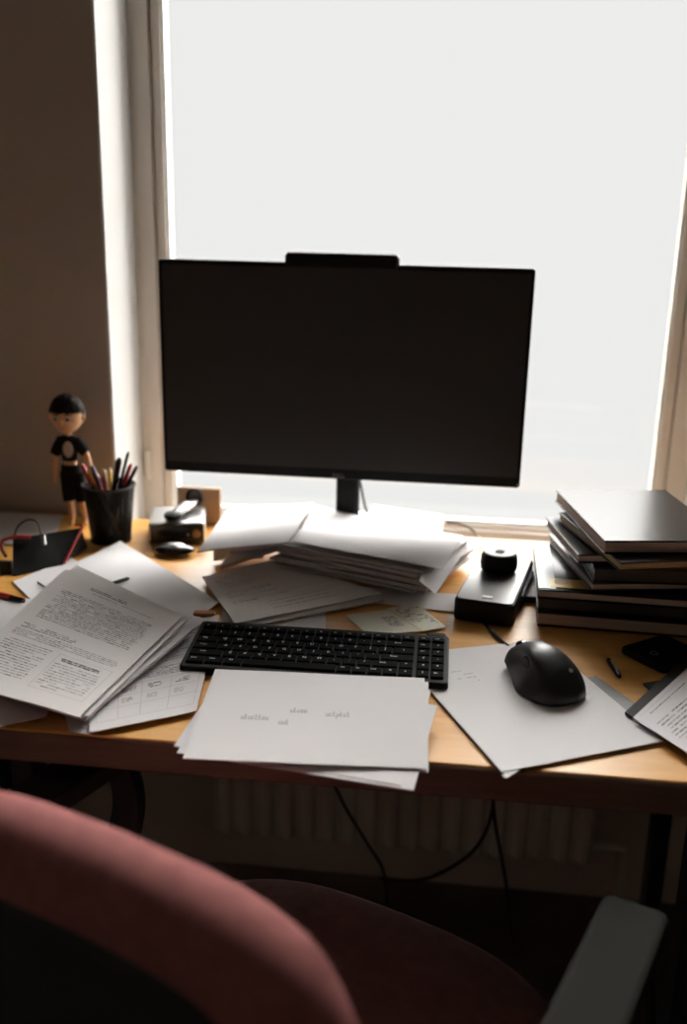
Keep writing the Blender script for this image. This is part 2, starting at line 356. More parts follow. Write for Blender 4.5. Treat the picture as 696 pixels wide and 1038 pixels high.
def doc_lines(patch,sw,sh,r):
    para(patch,sw,sh,r,.08,.08,.45,.35,dark=.1,lh=.006); patch(.06,.60,.95,.604,3); patch(.06,.70,.95,.703,3)
    para(patch,sw,sh,r,.08,.42,.50,.56,dark=.3,lh=.006,dens=.7); para(patch,sw,sh,r,.08,.63,.55,.67,dark=.5); para(patch,sw,sh,r,.3,.74,.8,.9,dark=.1,lh=.012)
def doc_contract(patch,sw,sh,r):
    para(patch,sw,sh,r,.10,.10,.80,.14,dark=.3,lh=.005); para(patch,sw,sh,r,.10,.24,.9,.60,dark=.55,lh=.0055)
    patch(.06,.05,.94,.0525,3)
def Q(*a): return [P(x,y,z) for x,y,z in a]
def rect(a,b,wd,d,z=None):
    """real-size rectangle from corner a towards b (pixels), wd long, d deep to the right-hand side"""
    A=P(a[0],a[1],a[2]); B=P(b[0],b[1],a[2]); e_=(B-A).normalized(); n=Vector((e_.y,-e_.x,0)); return [A,A+e_*wd,A+e_*wd+n*d,A+n*d]

def aim(c,wd,d,ang,z):  # centred rectangle
    e_=Vector((math.cos(ang),math.sin(ang),0)); n=Vector((e_.y,-e_.x,0)); c=Vector((c[0],c[1],z))
    return [c-e_*wd/2-n*d/2,c+e_*wd/2-n*d/2,c+e_*wd/2+n*d/2,c-e_*wd/2+n*d/2]

# --- left side
sheet('paper_sheet','blank white sheet lying at the far left back behind the black pouch',Q((-60,519,.7415),(65,522,.7415),(52,553,.7415),(-75,550,.7415)),seed=1,amp=.001)
sheet('paper_sheet','white sheet whose corner peeks out in front of the black pouch',Q((13,590,.742),(72,566,.742),(130,600,.742),(62,640,.742)),seed=2,amp=.001)
sheet('paper_sheet','large blank white sheet in front of the pencil cup with faint writing',Q((122,549,.747),(222,611,.744),(150,668,.744),(38,590,.744)),seed=3,amp=.001,doc=doc_faint,th=.0009)
sheet('paper_sheet','crumpled white sheet at the left edge under the printed form',Q((-20,604,.743),(60,610,.743),(40,680,.743),(-70,680,.743)),seed=4,amp=.001)
sheet('paper_sheet','blank sheet sticking out under the printed forms at the left front edge',Q((-30,690,.7425),(60,690,.7425),(47,727,.7425),(-40,747,.7425)),seed=5,amp=.001,th=.0008)
sheet('paper_sheet','small white corner of paper at the desk edge beneath the printed forms',Q((60,700,.7415),(110,705,.7415),(92,746,.7415),(70,742,.7415)),seed=6,amp=.0006)
sheet('printed_form','printed form with table boxes lying under the left pile beside the keyboard',Q((85,650,.745),(222,624,.745),(199,722,.745),(91,744,.745)),seed=7,doc=doc_table,amp=.001,th=.0012)
sheet('printed_form','second printed form with stamp block curling at the right of the pile',Q((110,606,.752),(212,628,.750),(150,668,.750),(60,690,.750)),seed=8,doc=doc_contract,amp=.0015)
sheet('paper_bundle','bundle of sheets with dark gaps directly below the top printed form',Q((70,590,.765),(196,640,.758),(86,731,.750),(-50,692,.752)),seed=9,amp=.002,th=.0035,lift=[(1,1,-.002,.4)])
sheet('printed_form','second sheet from the top of the left pile, corner showing behind',Q((77,573,.790),(190,628,.768),(90,727,.757),(-40,690,.762)),seed=10,amp=.001,th=.0006,doc=doc_light,mats=(M['paper2'],M['paperedge']))
sheet('printed_form','topmost printed form on the left pile covered in dense small text',Q((66,577,.797),(184,626,.773),(80,728,.762),(-52,690,.767)),seed=12,amp=.0015,doc=doc_form,nu=18,nv=22,mats=(M['paper2'],M['paperedge']))
# --- centre
sheet('paper_sheet','thin sheet in shadow under the tall pile beside the black box',Q((330,592,.7415),(466,603,.7415),(462,621,.7415),(335,607,.7415)),seed=13,amp=.0006,mats=(M['paper2'],M['paperedge']))
sheet('paper_sheet','blank sheet between the keyboard and the ruled form, mostly covered',Q((228,600,.7410),(330,600,.7410),(330,662,.7410),(222,642,.7410)),seed=14,amp=.0004)
sheet('printed_form','stapled form with ruled lines under the pile, behind the keyboard',Q((205,586,.7470),(288,566,.7470),(385,604,.7470),(238,634,.7480)),seed=15,doc=doc_lines,amp=.001,th=.0022,mats=(M['paper2'],M['paperedge']),lift=[(1,1,.003,.35)])
sheet('paper_sheet','second sheet of the ruled form bundle fanned out at its right corner',Q((215,588,.7435),(298,570,.7435),(389,610,.7435),(250,637,.7435)),seed=16,amp=.001,th=.0022,mats=(M['paper2'],M['paperedge']))
# main pile
base=[P(318,518,.79),P(469,547,.79),P(448,581,.79),P(298,553,.79)]
cx=sum((p.x for p in base))/4; cy=sum((p.y for p in base))/4
rr=random.Random(3)
NL=11; z=.7515
for k in range(NL):
    th=.0028+rr.random()*.0012; a=math.radians(-20+rr.uniform(-5,5)); ox,oy=rr.uniform(-.010,.006),rr.uniform(-.006,.008)
    sheet('paper_bundle','thin layer of white sheets inside the tall pile in front of the monitor stand',aim((cx+ox-.004,cy+oy+.004),.262,.185,a,z),seed=30+k,amp=.0008,th=th-.0011,group='paper layers of the tall central pile',
          lift=[(0,1,.0006*(k%3),.3)],nu=10,nv=8,mats=(M['paper2'],M['paperedge']) if k%2 else None)
    z+=th
ztop=z+.0005
sheet('paper_sheet','white sheet curling down over the right side of the tall pile',[P(440,540,ztop-.006),P(478,549,ztop-.010),P(441,603,ztop-.022),P(425,590,ztop-.006)],seed=44,amp=.0012)
sheet('paper_sheet','blank white sheet sticking out behind the tall pile beside the monitor stand',Q((378,512,ztop),(450,522,ztop),(447,550,ztop),(360,540,ztop)),seed=45,amp=.0012)
sheet('paper_sheet','topmost blank white sheet of the tall pile in front of the monitor stand',[p+Vector((0,0,ztop+.004-.79)) for p in base],seed=46,amp=.002,th=.0012,lift=[(0,0,.006,.5)])
# left back pile
sheet('paper_bundle','slanting folded bundle of sheets under the left back pile',Q((246,545,.7600),(304,536,.776),(300,553,.772),(223,578,.750)),seed=50,amp=.001,th=.007,nu=10,nv=6)
sheet('paper_bundle','thick bundle of sheets second from the top of the left back pile',Q((238,522,.776),(316,516,.790),(294,552,.785),(232,562,.770)),seed=51,amp=.001,th=.008,nu=10,nv=6,mats=(M['paper2'],M['paperedge']))
sheet('paper_sheet','topmost blank sheet of the left back pile beside the silver box',Q((232,515,.792),(318,511,.806),(292,551,.798),(200,561,.784)),seed=52,amp=.0015,th=.0018)
b=MB(); c=P(218,574,.741); pts=[]; N=14
ax=Vector((math.cos(.3),math.sin(.3),0))
for i in range(N+1):
    a=math.radians(-60+250*i/N); rr_=.012+.0012*i/N; pts.append((Vector((-ax.y,ax.x,0))*math.cos(a)+Vector((0,0,1))*math.sin(a))*rr_)
vs=[];fs=[]
for i,p in enumerate(pts):
    for s_ in (-.005,.075): vs.append(c+Vector((0,.012,.0135))+p+ax*s_)
for i in range(N): fs.append((2*i,2*i+1,2*i+3,2*i+2))
b.add(vs,fs,0,True); o=b.build('curled_paper',M['paper'],origin=c); so=o.modifiers.new('s','SOLIDIFY'); so.thickness=.0005
tag(o,'curled strip of white paper beneath the left back pile by the small oval puck','paper')
# cards
def doc_card(patch,sw,sh,r): patch(.46,.30,.66,.72,5)
def card(name,label,q,docf,mats,seed):
    return sheet(name,label,q,seed=seed,amp=.0003,th=.0006,doc=docf,mats=mats,nu=4,nv=4,cat='card')
def mk(patch,sw,sh,r):
    para(patch,sw,sh,r,.55,.30,.80,.72,lh=.003,wh=.0022,dark=.2)
card('card','cream card with small olive printed block behind the keyboard',Q((350,624,.7425),(402,617,.7425),(427,640,.7425),(373,644,.7425)),mk,(M['note'],M['paperedge']),60)
def mk2(patch,sw,sh,r): para(patch,sw,sh,r,.1,.1,.9,.85,lh=.007,wh=.003,dens=.5,dark=.6)
card('card','pale card with dark sketchy print next to the keyboard corner',Q((392,617,.7432),(424,613,.7432),(452,636,.7432),(428,640,.7432)),mk2,(M['note'],M['paperedge']),61)
# front envelopes
fr=[((228,684),(443,716),(419,802),(182,764),.7410,'lowest blank sheet of the front pile overhanging the desk edge'),
    ((224,686),(437,700),(406,797),(176,757),.7424,'third blank sheet down in the front pile, its left corner showing'),
    ((222,684),(434,692),(434,784),(179,764),.7438,'second blank sheet down in the front pile, just below the written one')]
for k,(a,b_,c_,d_,z_,lb) in enumerate(fr): sheet('paper_sheet',lb,Q((*a,z_+.0205),(*b_,z_+.0205),(*c_,z_),(*d_,z_)),seed=70+k,amp=.0005,th=.0007,nu=8,nv=8)
q0=Q((218,679,.7695),(430,688,.7695),(433,780,.7475),(185,770,.7475))
def hand(patch,sw,sh,r):
    def word(u,v,n,hgt,slope=0.0):
        for i in range(n):
            uu=u+i*.0155; vv=v-slope*i; k=r.random(); 
            top=.055 if k<.2 else (.03 if k<.9 else .03); dn=.03 if k>.88 else 0
            patch(uu,vv-top,uu+.0028,vv+dn,4)
            patch(uu,vv-.004,uu+.011,vv+.003,4); 
            if k>.4: patch(uu+.009,vv-.028,uu+.0118,vv,4)
            if k<.6: patch(uu+.002,vv-.031,uu+.009,vv-.025,4)
    word(.19,.57,8,.03); word(.36,.61,3,.03); word(.40,.475,5,.03); word(.56,.50,7,.03)
sheet('paper_sheet','top sheet of the front pile with faint handwriting across it, before the keyboard',q0,seed=75,amp=.001,doc=hand,nu=16,nv=12,th=.0007)
# mouse side
A4=rect((548,650,.7435),(395,664,.7435),-.01,.0)
sheet('folder','dark grey cardboard folder beneath the mouse sheet, edge showing at left and right',Q((440,708,.7408),(604,686,.7408),(646,716,.7408),(512,790,.7408)),seed=80,amp=.0002,th=.0012,mats=(M['dgrey'],M['blackm']),cat='folder')
sheet('paper_sheet','lower white sheet peeking out below the sheet that carries the mouse',Q((438,700,.7423),(520,665,.7423),(560,760,.7423),(514,789,.7423)),seed=81,amp=.0003)
sheet('paper_sheet','large blank white sheet under the computer mouse with faint pencil marks',Q((404,664,.7434),(549,649,.7434),(672,752,.7434),(508,783,.7434)),seed=82,amp=.0006,doc=lambda p,sw,sh,r: para(p,sw,sh,r,.22,.22,.36,.34,lh=.01,dens=.4,dark=0),nu=12,nv=14)
# clipboard at the right
cq=Q((633,724,.7455),(690,672,.7455),(790,730,.7455),(720,775,.7455))
cl=sheet('clipboard','black clipboard folder holding a printed page at the right edge','clipboard' and cq,th=.003,amp=.0001,seed=83,mats=(M['blackm'],M['blackm']),cat='clipboard')
sheet('printed_form','printed page lying on the black clipboard at the right edge',Q((641,728,.7500),(697,677,.7500),(790,735,.7500),(722,780,.7500)),seed=84,amp=.0006,doc=doc_contract,mats=(M['paper'],M['paperedge']))
sheet('paper_sheet','dark grey flap of card sticking out behind the black clipboard',Q((651,694,.7415),(680,689,.7415),(694,700,.7415),(662,704,.7415)),seed=85,amp=.0002,th=.002,mats=(M['blackm'],M['blackm']),nu=3,nv=3,cat='card')

# ------------------------------------------------------------------ keyboard
kq=[Vector((-.325,1.224)),Vector((.011,1.227)),Vector((.008,1.108)),Vector((-.320,1.098))]
ex=(kq[1]-kq[0]).normalized(); ang=math.atan2(ex.y,ex.x); KW=.334; KD=.124
kc=Vector((-.157,1.163,DZ+.0075))
tilt=math.radians(4.0)
KT=Matrix.Translation(kc)@Matrix.Rotation(ang,4,'Z')@Matrix.Rotation(tilt,4,'X')
kb=thing('keyboard','black compact computer keyboard with white legends lying between the papers','keyboard',kc)
def toK(mb): mb.v=[tuple(KT@Vector(v)) for v in mb.v]; return mb
toK(MB().rbox((0,0,.004),(KW,KD,.012),.006,seg=4,ez=.002)).build('keyboard_case',M['black'],kb,origin=kc)
for sx in (-.13,.15):
    MB().box((kc.x+sx,kc.y+.05,DZ+.0065),(.03,.008,.012)).build('foot',M['black'],kb,origin=kc)
toK(MB().rbox((.150,.063,.006),(.026,.012,.009),.004)).build('cable_plug',M['black'],kb,origin=kc)
pit=.0190
rows=[(0.047,.011,[(1,'Esc')]+[(1,'F%d'%i) for i in range(1,13)]+[(1,'Prt'),(1,'Del')]),
      (0.029,.0158,[(1,c_) for c_ in '`1234567890-=']+[(2,'Back')]),
      (0.0112,.0158,[(1.5,'Tab')]+[(1,c_) for c_ in 'QWERTYUIOP[]']+[(1.5,'\\')]),
      (-.0066,.0158,[(1.75,'Caps')]+[(1,c_) for c_ in "ASDFGHJKL;'"]+[(2.25,'Enter')]),
      (-.0244,.0158,[(2.25,'Shift')]+[(1,c_) for c_ in 'ZXCVBNM,./']+[(1.75,'Shift'),(1,'^')]),
      (-.0422,.0158,[(1.25,'Ctrl'),(1.25,'Win'),(1.25,'Alt'),(6.25,''),(1,'Alt'),(1,'Fn'),(1,'Ctrl'),(1,'<'),(1,'v')])]
side=[(0.047,.011,['Hm','End']),(0.029,.0158,['Up','/']),(0.0112,.0158,['Dn','*']),(-.0066,.0158,['7','-']),(-.0244,.0158,['4','+']),(-.0422,.0158,['1','En'])]
geo={}
def key(x,y,w_,d_,leg):
    b=MB(); a,c=w_/2-.0008,d_/2; t=.0014
    vs=[(x-a,y-c,.009),(x+a,y-c,.009),(x+a,y+c,.009),(x-a,y+c,.009),(x-a+t*.3,y-c+t*.3,.0125),(x+a-t*.3,y-c+t*.3,.0125),(x+a-t*.3,y+c-t*.3,.0125),(x-a+t*.3,y+c-t*.3,.0125),
        (x-a+t,y-c+t,.0133),(x+a-t,y-c+t,.0133),(x+a-t,y+c-t,.0133),(x-a+t,y+c-t,.0133)]
    fs=[(0,1,5,4),(1,2,6,5),(2,3,7,6),(3,0,4,7),(4,5,9,8),(5,6,10,9),(6,7,11,10),(7,4,8,11),(8,9,10,11),(3,2,1,0)]
    b.add(vs,fs)
    if leg:
        s_=.0066 if len(leg)==1 else .0046
        if d_<.012: s_*=.7
        if (leg,s_) not in geo: geo[(leg,s_)]=text_geo(leg,s_)
        tv,tf=geo[(leg,s_)]
        b.add([(v.x+x-(0 if len(leg)==1 else w_*.1),v.y+y+d_*.08,.01345) for v in tv],tf,1)
    toK(b).build('key',[M['keyc'],M['legend']],kb,origin=kc)
for (yy,d_,ks) in rows:
    tot=sum(k[0] for k in ks); x=-KW/2+.0055; sc=15*pit/tot
    for (wu,lg) in ks: key(x+wu*sc/2,yy-.0035,wu*sc,d_,lg); x+=wu*sc
for (yy,d_,ks) in side:
    for i,lg in enumerate(ks): key(KW/2-.005-.0180*(1.5-i),yy-.0035,.0176,d_,lg)

# ------------------------------------------------------------------ monitor
MY=1.60; mo=thing('monitor','large black flat screen monitor standing before the bright window','monitor',(-.186,MY,DZ))
x0,x1=PY(160,262,MY).x,PY(543,272,MY).x; z1=PY(160,262,MY).z; z0=PY(168,477,MY).z; mcx=(x0+x1)/2; mw=x1-x0; mh=z1-z0; mz=(z0+z1)/2
RY=Matrix.Rotation(PI/2,4,'X')
def flatbox(x,y,z,w_,h_,d_,r,**k):  # rounded in the XZ plane
    b=MB(); b.rbox((0,0,0),(w_,h_,d_),r,**k); T=Matrix.Translation((x,y,z))@RY; b.v=[tuple(T@Vector(v)) for v in b.v]; return b
flatbox(mcx,MY+.009,mz,mw,mh,.018,.005,ez=.002).build('bezel',M['black'],mo)
MB().box((mcx,MY-.0005,mz+.005),(mw-.012,.0014,mh-.026)).build('screen',M['screen'],mo)
flatbox(mcx,MY+.030,mz,mw*.62,mh*.6,.035,.03,ez=.012).build('rear_housing',M['blackm'],mo)
sx=PY(349,500,MY).x
b=MB().rbox((sx,MY+.055,DZ+.125),(.040,.022,.235),.006); b.build('stand_post',M['black'],mo)
MB().rbox((sx,MY+.02,DZ+.0065),(.20,.17,.009),.02).build('stand_foot',M['black'],mo)
tv,tf=text_geo('DELL',.0095); T=Matrix.Translation((PY(343,483,MY).x,MY-.0009,z0+.006))@RY; tl=MB().add([T@v for v in tv],tf,0).build('logo',M['logo'],mo)
p=PY(524,491,MY); flatbox(p.x,MY-.0008,z0+.006,.003,.003,.001,.001,ez=.0002).build('status_light',M['blueg'],mo)
# light bar on top
xa,xb=PY(290,256,MY).x,PY(404,259,MY).x
lb=thing('screen_bar','black rounded light bar clipped onto the top edge of the monitor','light bar',((xa+xb)/2,MY,z1))
flatbox((xa+xb)/2,MY+.004,z1+.004,xb-xa,.024,.026,.006,ez=.004,).build('bar_body',M['black'],lb)
MB().box(((xa+xb)/2,MY+.026,z1-.012),(.05,.012,.05)).build('clip',M['blackm'],lb)
for s_ in (xa,xb): MB().lathe([(.0085,-.0012),(.0095,0),(.0085,.0012)],(s_,MY+.004,z1+.004),16,T=Matrix.Rotation(PI/2,3,'Y')).build('end_cap',M['blackg'],lb)

# ------------------------------------------------------------------ mouse
ms=thing('computer_mouse','black ergonomic wireless mouse on the blank white sheet at the right','mouse',P(553,700,.745))
nose=P(512,667,.754); tail=P(586,704,.757); L=.116
dirv=(nose-tail); dirv.z=0; L=dirv.length*1.0; dirv.normalize(); mc=(nose+tail)/2; mc.z=.7446
ma=math.atan2(dirv.y,dirv.x); K=L/.127
MT=Matrix.Translation(mc)@Matrix.Rotation(ma,4,'Z')@Matrix.Diagonal((K,K,K*1.04,1))      # +x = nose
def sstep(a,b,t): t=max(0,min(1,(t-a)/(b-a))); return t*t*(3-2*t)
def mh_(s_):
    h=.013+.036*math.sin(PI*min(1,s_**.95*.93+.03))**1.05
    if s_>.8: h*=math.sqrt(max(.03,1-((s_-.8)/.2)**2*.85))
    return h
vs=[];fs=[];NS=30;NR=32
for i in range(NS+1):
    s_=i/NS; x=.0635-.127*s_; hh=mh_(s_)
    if s_<.06: hh*=.55+.45*s_/.06
    endf=math.sqrt(max(0.0004,1-abs((s_-.5)/.5)**(7 if s_<.5 else 4)))
    wR=.012+.022*sstep(0,.42,s_)+.002*sstep(.4,.7,s_); wL=.010+.035*sstep(.06,.62,s_)
    for k in range(NR):
        a=2*PI*k/NR; cy_=math.cos(a); sz=math.sin(a)
        wv=wL if cy_>0 else wR
        yy=wv*math.copysign(abs(cy_)**.85,cy_)*endf
        zz=hh*(max(0,sz)**.85)+.002
        if sz<0: zz=.002*(1+sz)
        zz=max(zz,.009*(1-sstep(0,.22,s_)))
        if cy_>0 and sz>0 and .1<s_<.8:
            scp=math.sin(PI*(s_-.1)/.7)*max(0,math.sin(PI*min(1,max(0,(sz-.08)/.75)))); yy-=.015*scp
        vs.append(MT@Vector((x,yy,zz)))
for i in range(NS):
    for k in range(NR): j=(k+1)%NR; fs.append((i*NR+k,i*NR+j,(i+1)*NR+j,(i+1)*NR+k))
fs.append(tuple(reversed(range(NR)))); fs.append(tuple(range(NS*NR,(NS+1)*NR)))
M['mousetop']=mat('mouse_satin_shell',(.016,.016,.016),.38,spec=.45)
MB().add(vs,fs,0,True).build('shell',M['mousetop'],ms,sub=1)
def mp_(b,off,rot=None): b.v=[tuple(MT@((rot@Vector(v) if rot else Vector(v))+Vector(off))) for v in b.v]; return b
Rx=Matrix.Rotation(PI/2,3,'X')
mp_(MB().lathe([(.008,-.0045),(.0105,-.003),(.0105,.003),(.008,.0045)],(0,0,0),20,T=Rx),(.036,-.002,mh_(.21)-.0055)).build('scroll_wheel',M['blackg'],ms)
mp_(MB().lathe([(.006,-.005),(.0075,-.003),(.0075,.003),(.006,.005)],(0,0,0),16,T=Rx),(.004,.020,.032)).build('thumb_wheel',M['blackm'],ms)
mp_(MB().lathe([(.003,0),(.003,.0006)],(0,0,0),12),(-.043,-.006,mh_(.84)+.0015),Matrix.Rotation(-.6,3,'Y')).build('logo',M['silver'],ms)

# ------------------------------------------------------------------ books
def book(label,BLp,FLp,z0_,z1_,wd,cover,pages,spine='right',extra=None,top=None,r=0):
    BL=P(*BLp,z1_); FL=P(*FLp,z1_); v=(FL-BL); d=v.length; v.normalize(); a=math.atan2(v.y,v.x)+PI/2
    e_=Vector((math.cos(a),math.sin(a),0)); c=(BL+FL)/2+e_*wd/2; c.z=z0_; h=z1_-z0_; ct=min(.0026,h*.2)
    t=thing('book',label,'book',c,'books stacked at the right end of the desk'); 
    R=Matrix.Translation(c)@Matrix.Rotation(a,4,'Z')
    def tr(b): b.v=[tuple(R@Vector(v_)) for v_ in b.v]; return b
    tr(MB().box((0,0,ct/2),(wd,d,ct)).box((0,0,h-ct/2-.0002),(wd,d,ct))).build('cover',cover,t,origin=c,bevel=.0008)
    iw=.003
    if spine=='right': tr(MB().rbox((wd/2-.0015,0,h/2),(.003,d,h-.001),.001)).build('spine',cover,t,origin=c)
    else: tr(MB().rbox((0,-d/2+.0015,h/2),(wd,.003,h-.001),.001)).build('spine',cover,t,origin=c)
    px=(-.0005,0) if spine=='right' else (0,.0008)
    tr(MB().box((px[0],px[1],h/2),(wd-2*iw+.001,d-2*iw+.001,h-2*ct))).build('page_block',pages,t,origin=c)
    if extra: extra(tr,t,c,wd,d,h)
    return t
def ex_b2(tr,t,c,wd,d,h):
    tr(MB().box((-wd/2+.013,.0,h+.0003),(.024,d*.96,.0006))).build('painted_sheen_strip',M['blueg'],t,origin=c)  # whitish reflection on the glossy cover, put in as a pale coloured strip
    tr(MB().rbox((-wd/2+.055,-d/2+.028,h+.0006),(.075,.034,.0006),.004)).build('yellow_label',M['gold'],t,origin=c)
    tr(MB().rbox((-wd/2+.034,-d/2+.032,h+.0012),(.020,.020,.0005),.006)).build('cover_picture',M['pagesg'],t,origin=c)
book('bottom black book of the right hand stack, lying flat on the desk',(541,562),(545,620),.7412,.763,.30,M['cover'],M['pages'])
book('thick black book second from the bottom with dark shiny edge, under the yellow patched one',(541,556),(545,605),.7638,.7830,.30,M['cover'],M['coverb'])
book('glossy book third from the bottom with painted pale sheen and yellow patch on its cover',(540,549),(545,597),.7838,.798,.30,M['cover'],M['pages'],extra=ex_b2)
book('thin dark book fourth from the bottom, its left cover edge jutting out',(556,541),(600,591),.7992,.812,.24,M['coverb'],M['pages'])
book('black book fifth from the bottom with dark page edges',(576,532),(602,575),.8132,.836,.24,M['cover'],M['coverb'])
book('thin black book sixth from the bottom poking out to the left with pale page edges',(553,524),(586,562),.8372,.851,.20,M['cover'],M['pages'])
book('book second from the top with worn gilded brown page edges',(566,519),(629,570),.8522,.866,.18,M['coverb'],M['pagesg'])
book('topmost black book of the stack with glossy cover reflecting the window',(563,496),(613,548),.8675,.887,.176,M['cover'],M['pages'])

# ------------------------------------------------------------------ black external box with puck
def rbx(label,name,cat,a,b_,wd,d,z0_,h,r=.008):
    A=P(*a,z0_+h); B=P(*b_,z0_+h); e_=(B-A).normalized(); an=math.atan2(e_.y,e_.x); n=Vector((e_.y,-e_.x,0)); c=A+e_*wd/2+n*d/2; c.z=z0_
    t=thing(name,label,cat,c); R=Matrix.Translation(c)@Matrix.Rotation(an,4,'Z')
    def tr(b): b.v=[tuple(R@Vector(v_)) for v_ in b.v]; return b
    return t,tr,c
t,tr,c=rbx('dark grey slim box with white badge beside the tall paper pile','external_drive','device',(487,559),(537,565),.086,.215,.7405,.034)
# extend box along image right
tr(MB().rbox((0,0,.0165),(.086,.215,.033),.010,ez=.004)).build('case',M['black'],t,origin=c)
tr(MB().rbox((0,0,.0335),(.080,.209,.0012),.009)).build('top_plate',M['dgrey'],t,origin=c)
tr(MB().rbox((.002,-.088,.0346),(.016,.008,.001),.003)).build('badge',M['legend'],t,origin=c)
pk=P(505,578,.775); pk.z=.7752
t2=thing('round_puck','round black speaker puck with grey top standing on the dark box','speaker',pk)
MB().lathe([(.024,0),(.0275,.004),(.0285,.014),(.0275,.024),(.0255,.028),(.024,.029)],pk,32).build('body',M['black'],t2,origin=pk)
MB().lathe([(.024,.029),(.0235,.0305),(.010,.0303),(.0075,.0295)],pk,32).build('top_ring',M['silver'],t2,origin=pk)
MB().lathe([(.007,.0290),(.0068,.0303)],pk,20).build('centre_button',M['blackm'],t2,origin=pk)
t,tr,c=rbx('slim black and silver stick recorder beside the dark box','stick_recorder','recorder',(533,577),(541,578),.013,.12,.752,.010)
tr(MB().rbox((0,0,.005),(.013,.115,.010),.003)).build('body',M['black'],t,origin=c); tr(MB().rbox((0,.005,.0102),(.007,.09,.001),.002)).build('silver_strip',M['silver'],t,origin=c)
t,tr,c=rbx('flat pale box under the slim stick recorder beside the books','small_box','box',(529,570),(542,571),.0235,.155,.7405,.0105)
tr(MB().rbox((0,0,.005),(.0235,.15,.010),.002)).build('body',M['coverb'],t,origin=c); tr(MB().box((0,0,.0102),(.0225,.149,.0008))).build('lid',M['paper'],t,origin=c)

# ------------------------------------------------------------------ small things on right
t,tr,c=rbx('rounded black pocket device with small ring logo in front of the books','power_bank','device',(627,655),(672,677),.078,-.088,.7405,.010)
c2=c
tr(MB().rbox((0,0,.005),(.078,.088,.0095),.010,ez=.003)).build('body',M['black'],t,origin=c)
b=MB(); pr=[]; 
b.lathe([(.0056,0),(.0056,.0006),(.0036,.0006),(.0036,0)],(.0,-.020,.0096),20); tr(b).build('ring_logo',M['silver'],t,origin=c)
a_,b_=P(616,668,.744),P(628,686,.744); t=thing('pen','small black pen cap with clip lying on the wood between mouse and phone','pen',a_)
t['label']='small black pen cap lying on bare wood right of the mouse'
MB().tube([a_,a_*.9+b_*.1,b_*.92+a_*.08,b_],[.002,.0038,.0034,.002],10).build('barrel',M['blackg'],t,origin=a_)
MB().box((a_+b_)*.5+Vector((0,0,.0042)),(.028,.0022,.001),math.atan2(b_.y-a_.y,b_.x-a_.x)).build('clip',M['silver'],t,origin=a_)

# ------------------------------------------------------------------ interface box at the left back
A=P(151,553,.7405); B=P(207,552,.7405); e_=(B-A).normalized(); an=math.atan2(e_.y,e_.x); n=Vector((-e_.y,e_.x,0)); wd=.096; d=.105; h=.040
c=A+e_*wd/2+n*d/2; c.z=.7405
t=thing('media_box','silver topped black media box with small knob at the left back','device',c)
R=Matrix.Translation(c)@Matrix.Rotation(an,4,'Z')
def tr(b): b.v=[tuple(R@Vector(v_)) for v_ in b.v]; return b
tr(MB().rbox((0,0,.020),(wd,d,.039),.006,ez=.004)).build('case',M['silver'],t,origin=c)
tr(MB().box((0,-d/2-.0006,.020),(wd-.006,.002,.031))).build('front_panel',M['blackg'],t,origin=c,bevel=.0005)
b=MB().lathe([(.007,0),(.007,.004),(.005,.006)],(0,0,0),18,T=Matrix.Rotation(PI/2,3,'X')); b.v=[tuple(Vector(v)+Vector((.033,-d/2-.001,.021))) for v in b.v]; tr(b).build('knob',M['pagesg'],t,origin=c)
b=MB().lathe([(.0018,0),(.0018,.002)],(0,0,0),10,T=Matrix.Rotation(PI/2,3,'X')); b.v=[tuple(Vector(v)+Vector((.019,-d/2-.001,.019))) for v in b.v]; tr(b).build('indicator',M['legend'],t,origin=c)
# handset on it
zt=.7800; g0=P(176,522,zt+.008); g1=P(197,507,zt+.015)
t=thing('handset','grey folding handset with black round ends resting on the silver box','headset',P(185,516,zt))
o_=P(185,516,zt)
mid=(g0+g1)/2
MB().tube([g0,g0*.7+g1*.3,g0*.35+g1*.65,g1],[.010,.0135,.0125,.009],14,flat=.55).build('grey_body',M['dgrey'],t,origin=o_)
MB().lathe([(.012,-.006),(.0155,-.003),(.0155,.003),(.012,.006)],g0+Vector((0,-.004,0)),20).build('black_base',M['blackm'],t,origin=o_)
Tx=Matrix.Rotation(PI/2,3,'X')
b=MB(); ringp=[g1+Vector((.013*math.cos(a),0,.013*math.sin(a)+.006)) for a in [2*PI*k/20 for k in range(21)]]; b.tube(ringp,.0032,8); b.build('black_ring',M['blackm'],t,origin=o_)
MB().lathe([(.010,-.002),(.0105,0),(.010,.002)],g1+Vector((0,.002,.006)),18,T=Tx).build('lens',M['silver'],t,origin=o_)
# oval puck
c=P(177,561,.742); t=thing('oval_mouse','small black oval gadget with silver top in front of the silver box','gadget',c)
MB().ell(c+Vector((0,0,.0075)),(.034,.020,.0085),0,24,10,T=Matrix.Rotation(.1,3,'Z')).build('body',M['blackg'],t,origin=c)
MB().ell(c+Vector((-.001,.003,.0125)),(.020,.011,.0050),0,20,8,T=Matrix.Rotation(.1,3,'Z')).build('silver_top',M['silver'],t,origin=c)
# cardboard standing at the back
p0=PY(181,517,1.715); p1=PY(224,521,1.715); zt_=PY(202,494,1.715).z
b=MB().box(((p0.x+p1.x)/2,1.7145,(.7405+zt_)/2),(p1.x-p0.x,.012,zt_-.7405)); tag(b.build('cardboard_box',M['card'],origin=((p0.x+p1.x)/2,1.7145,.7405),bevel=.001),'small brown cardboard piece standing behind the silver box against the window','cardboard')

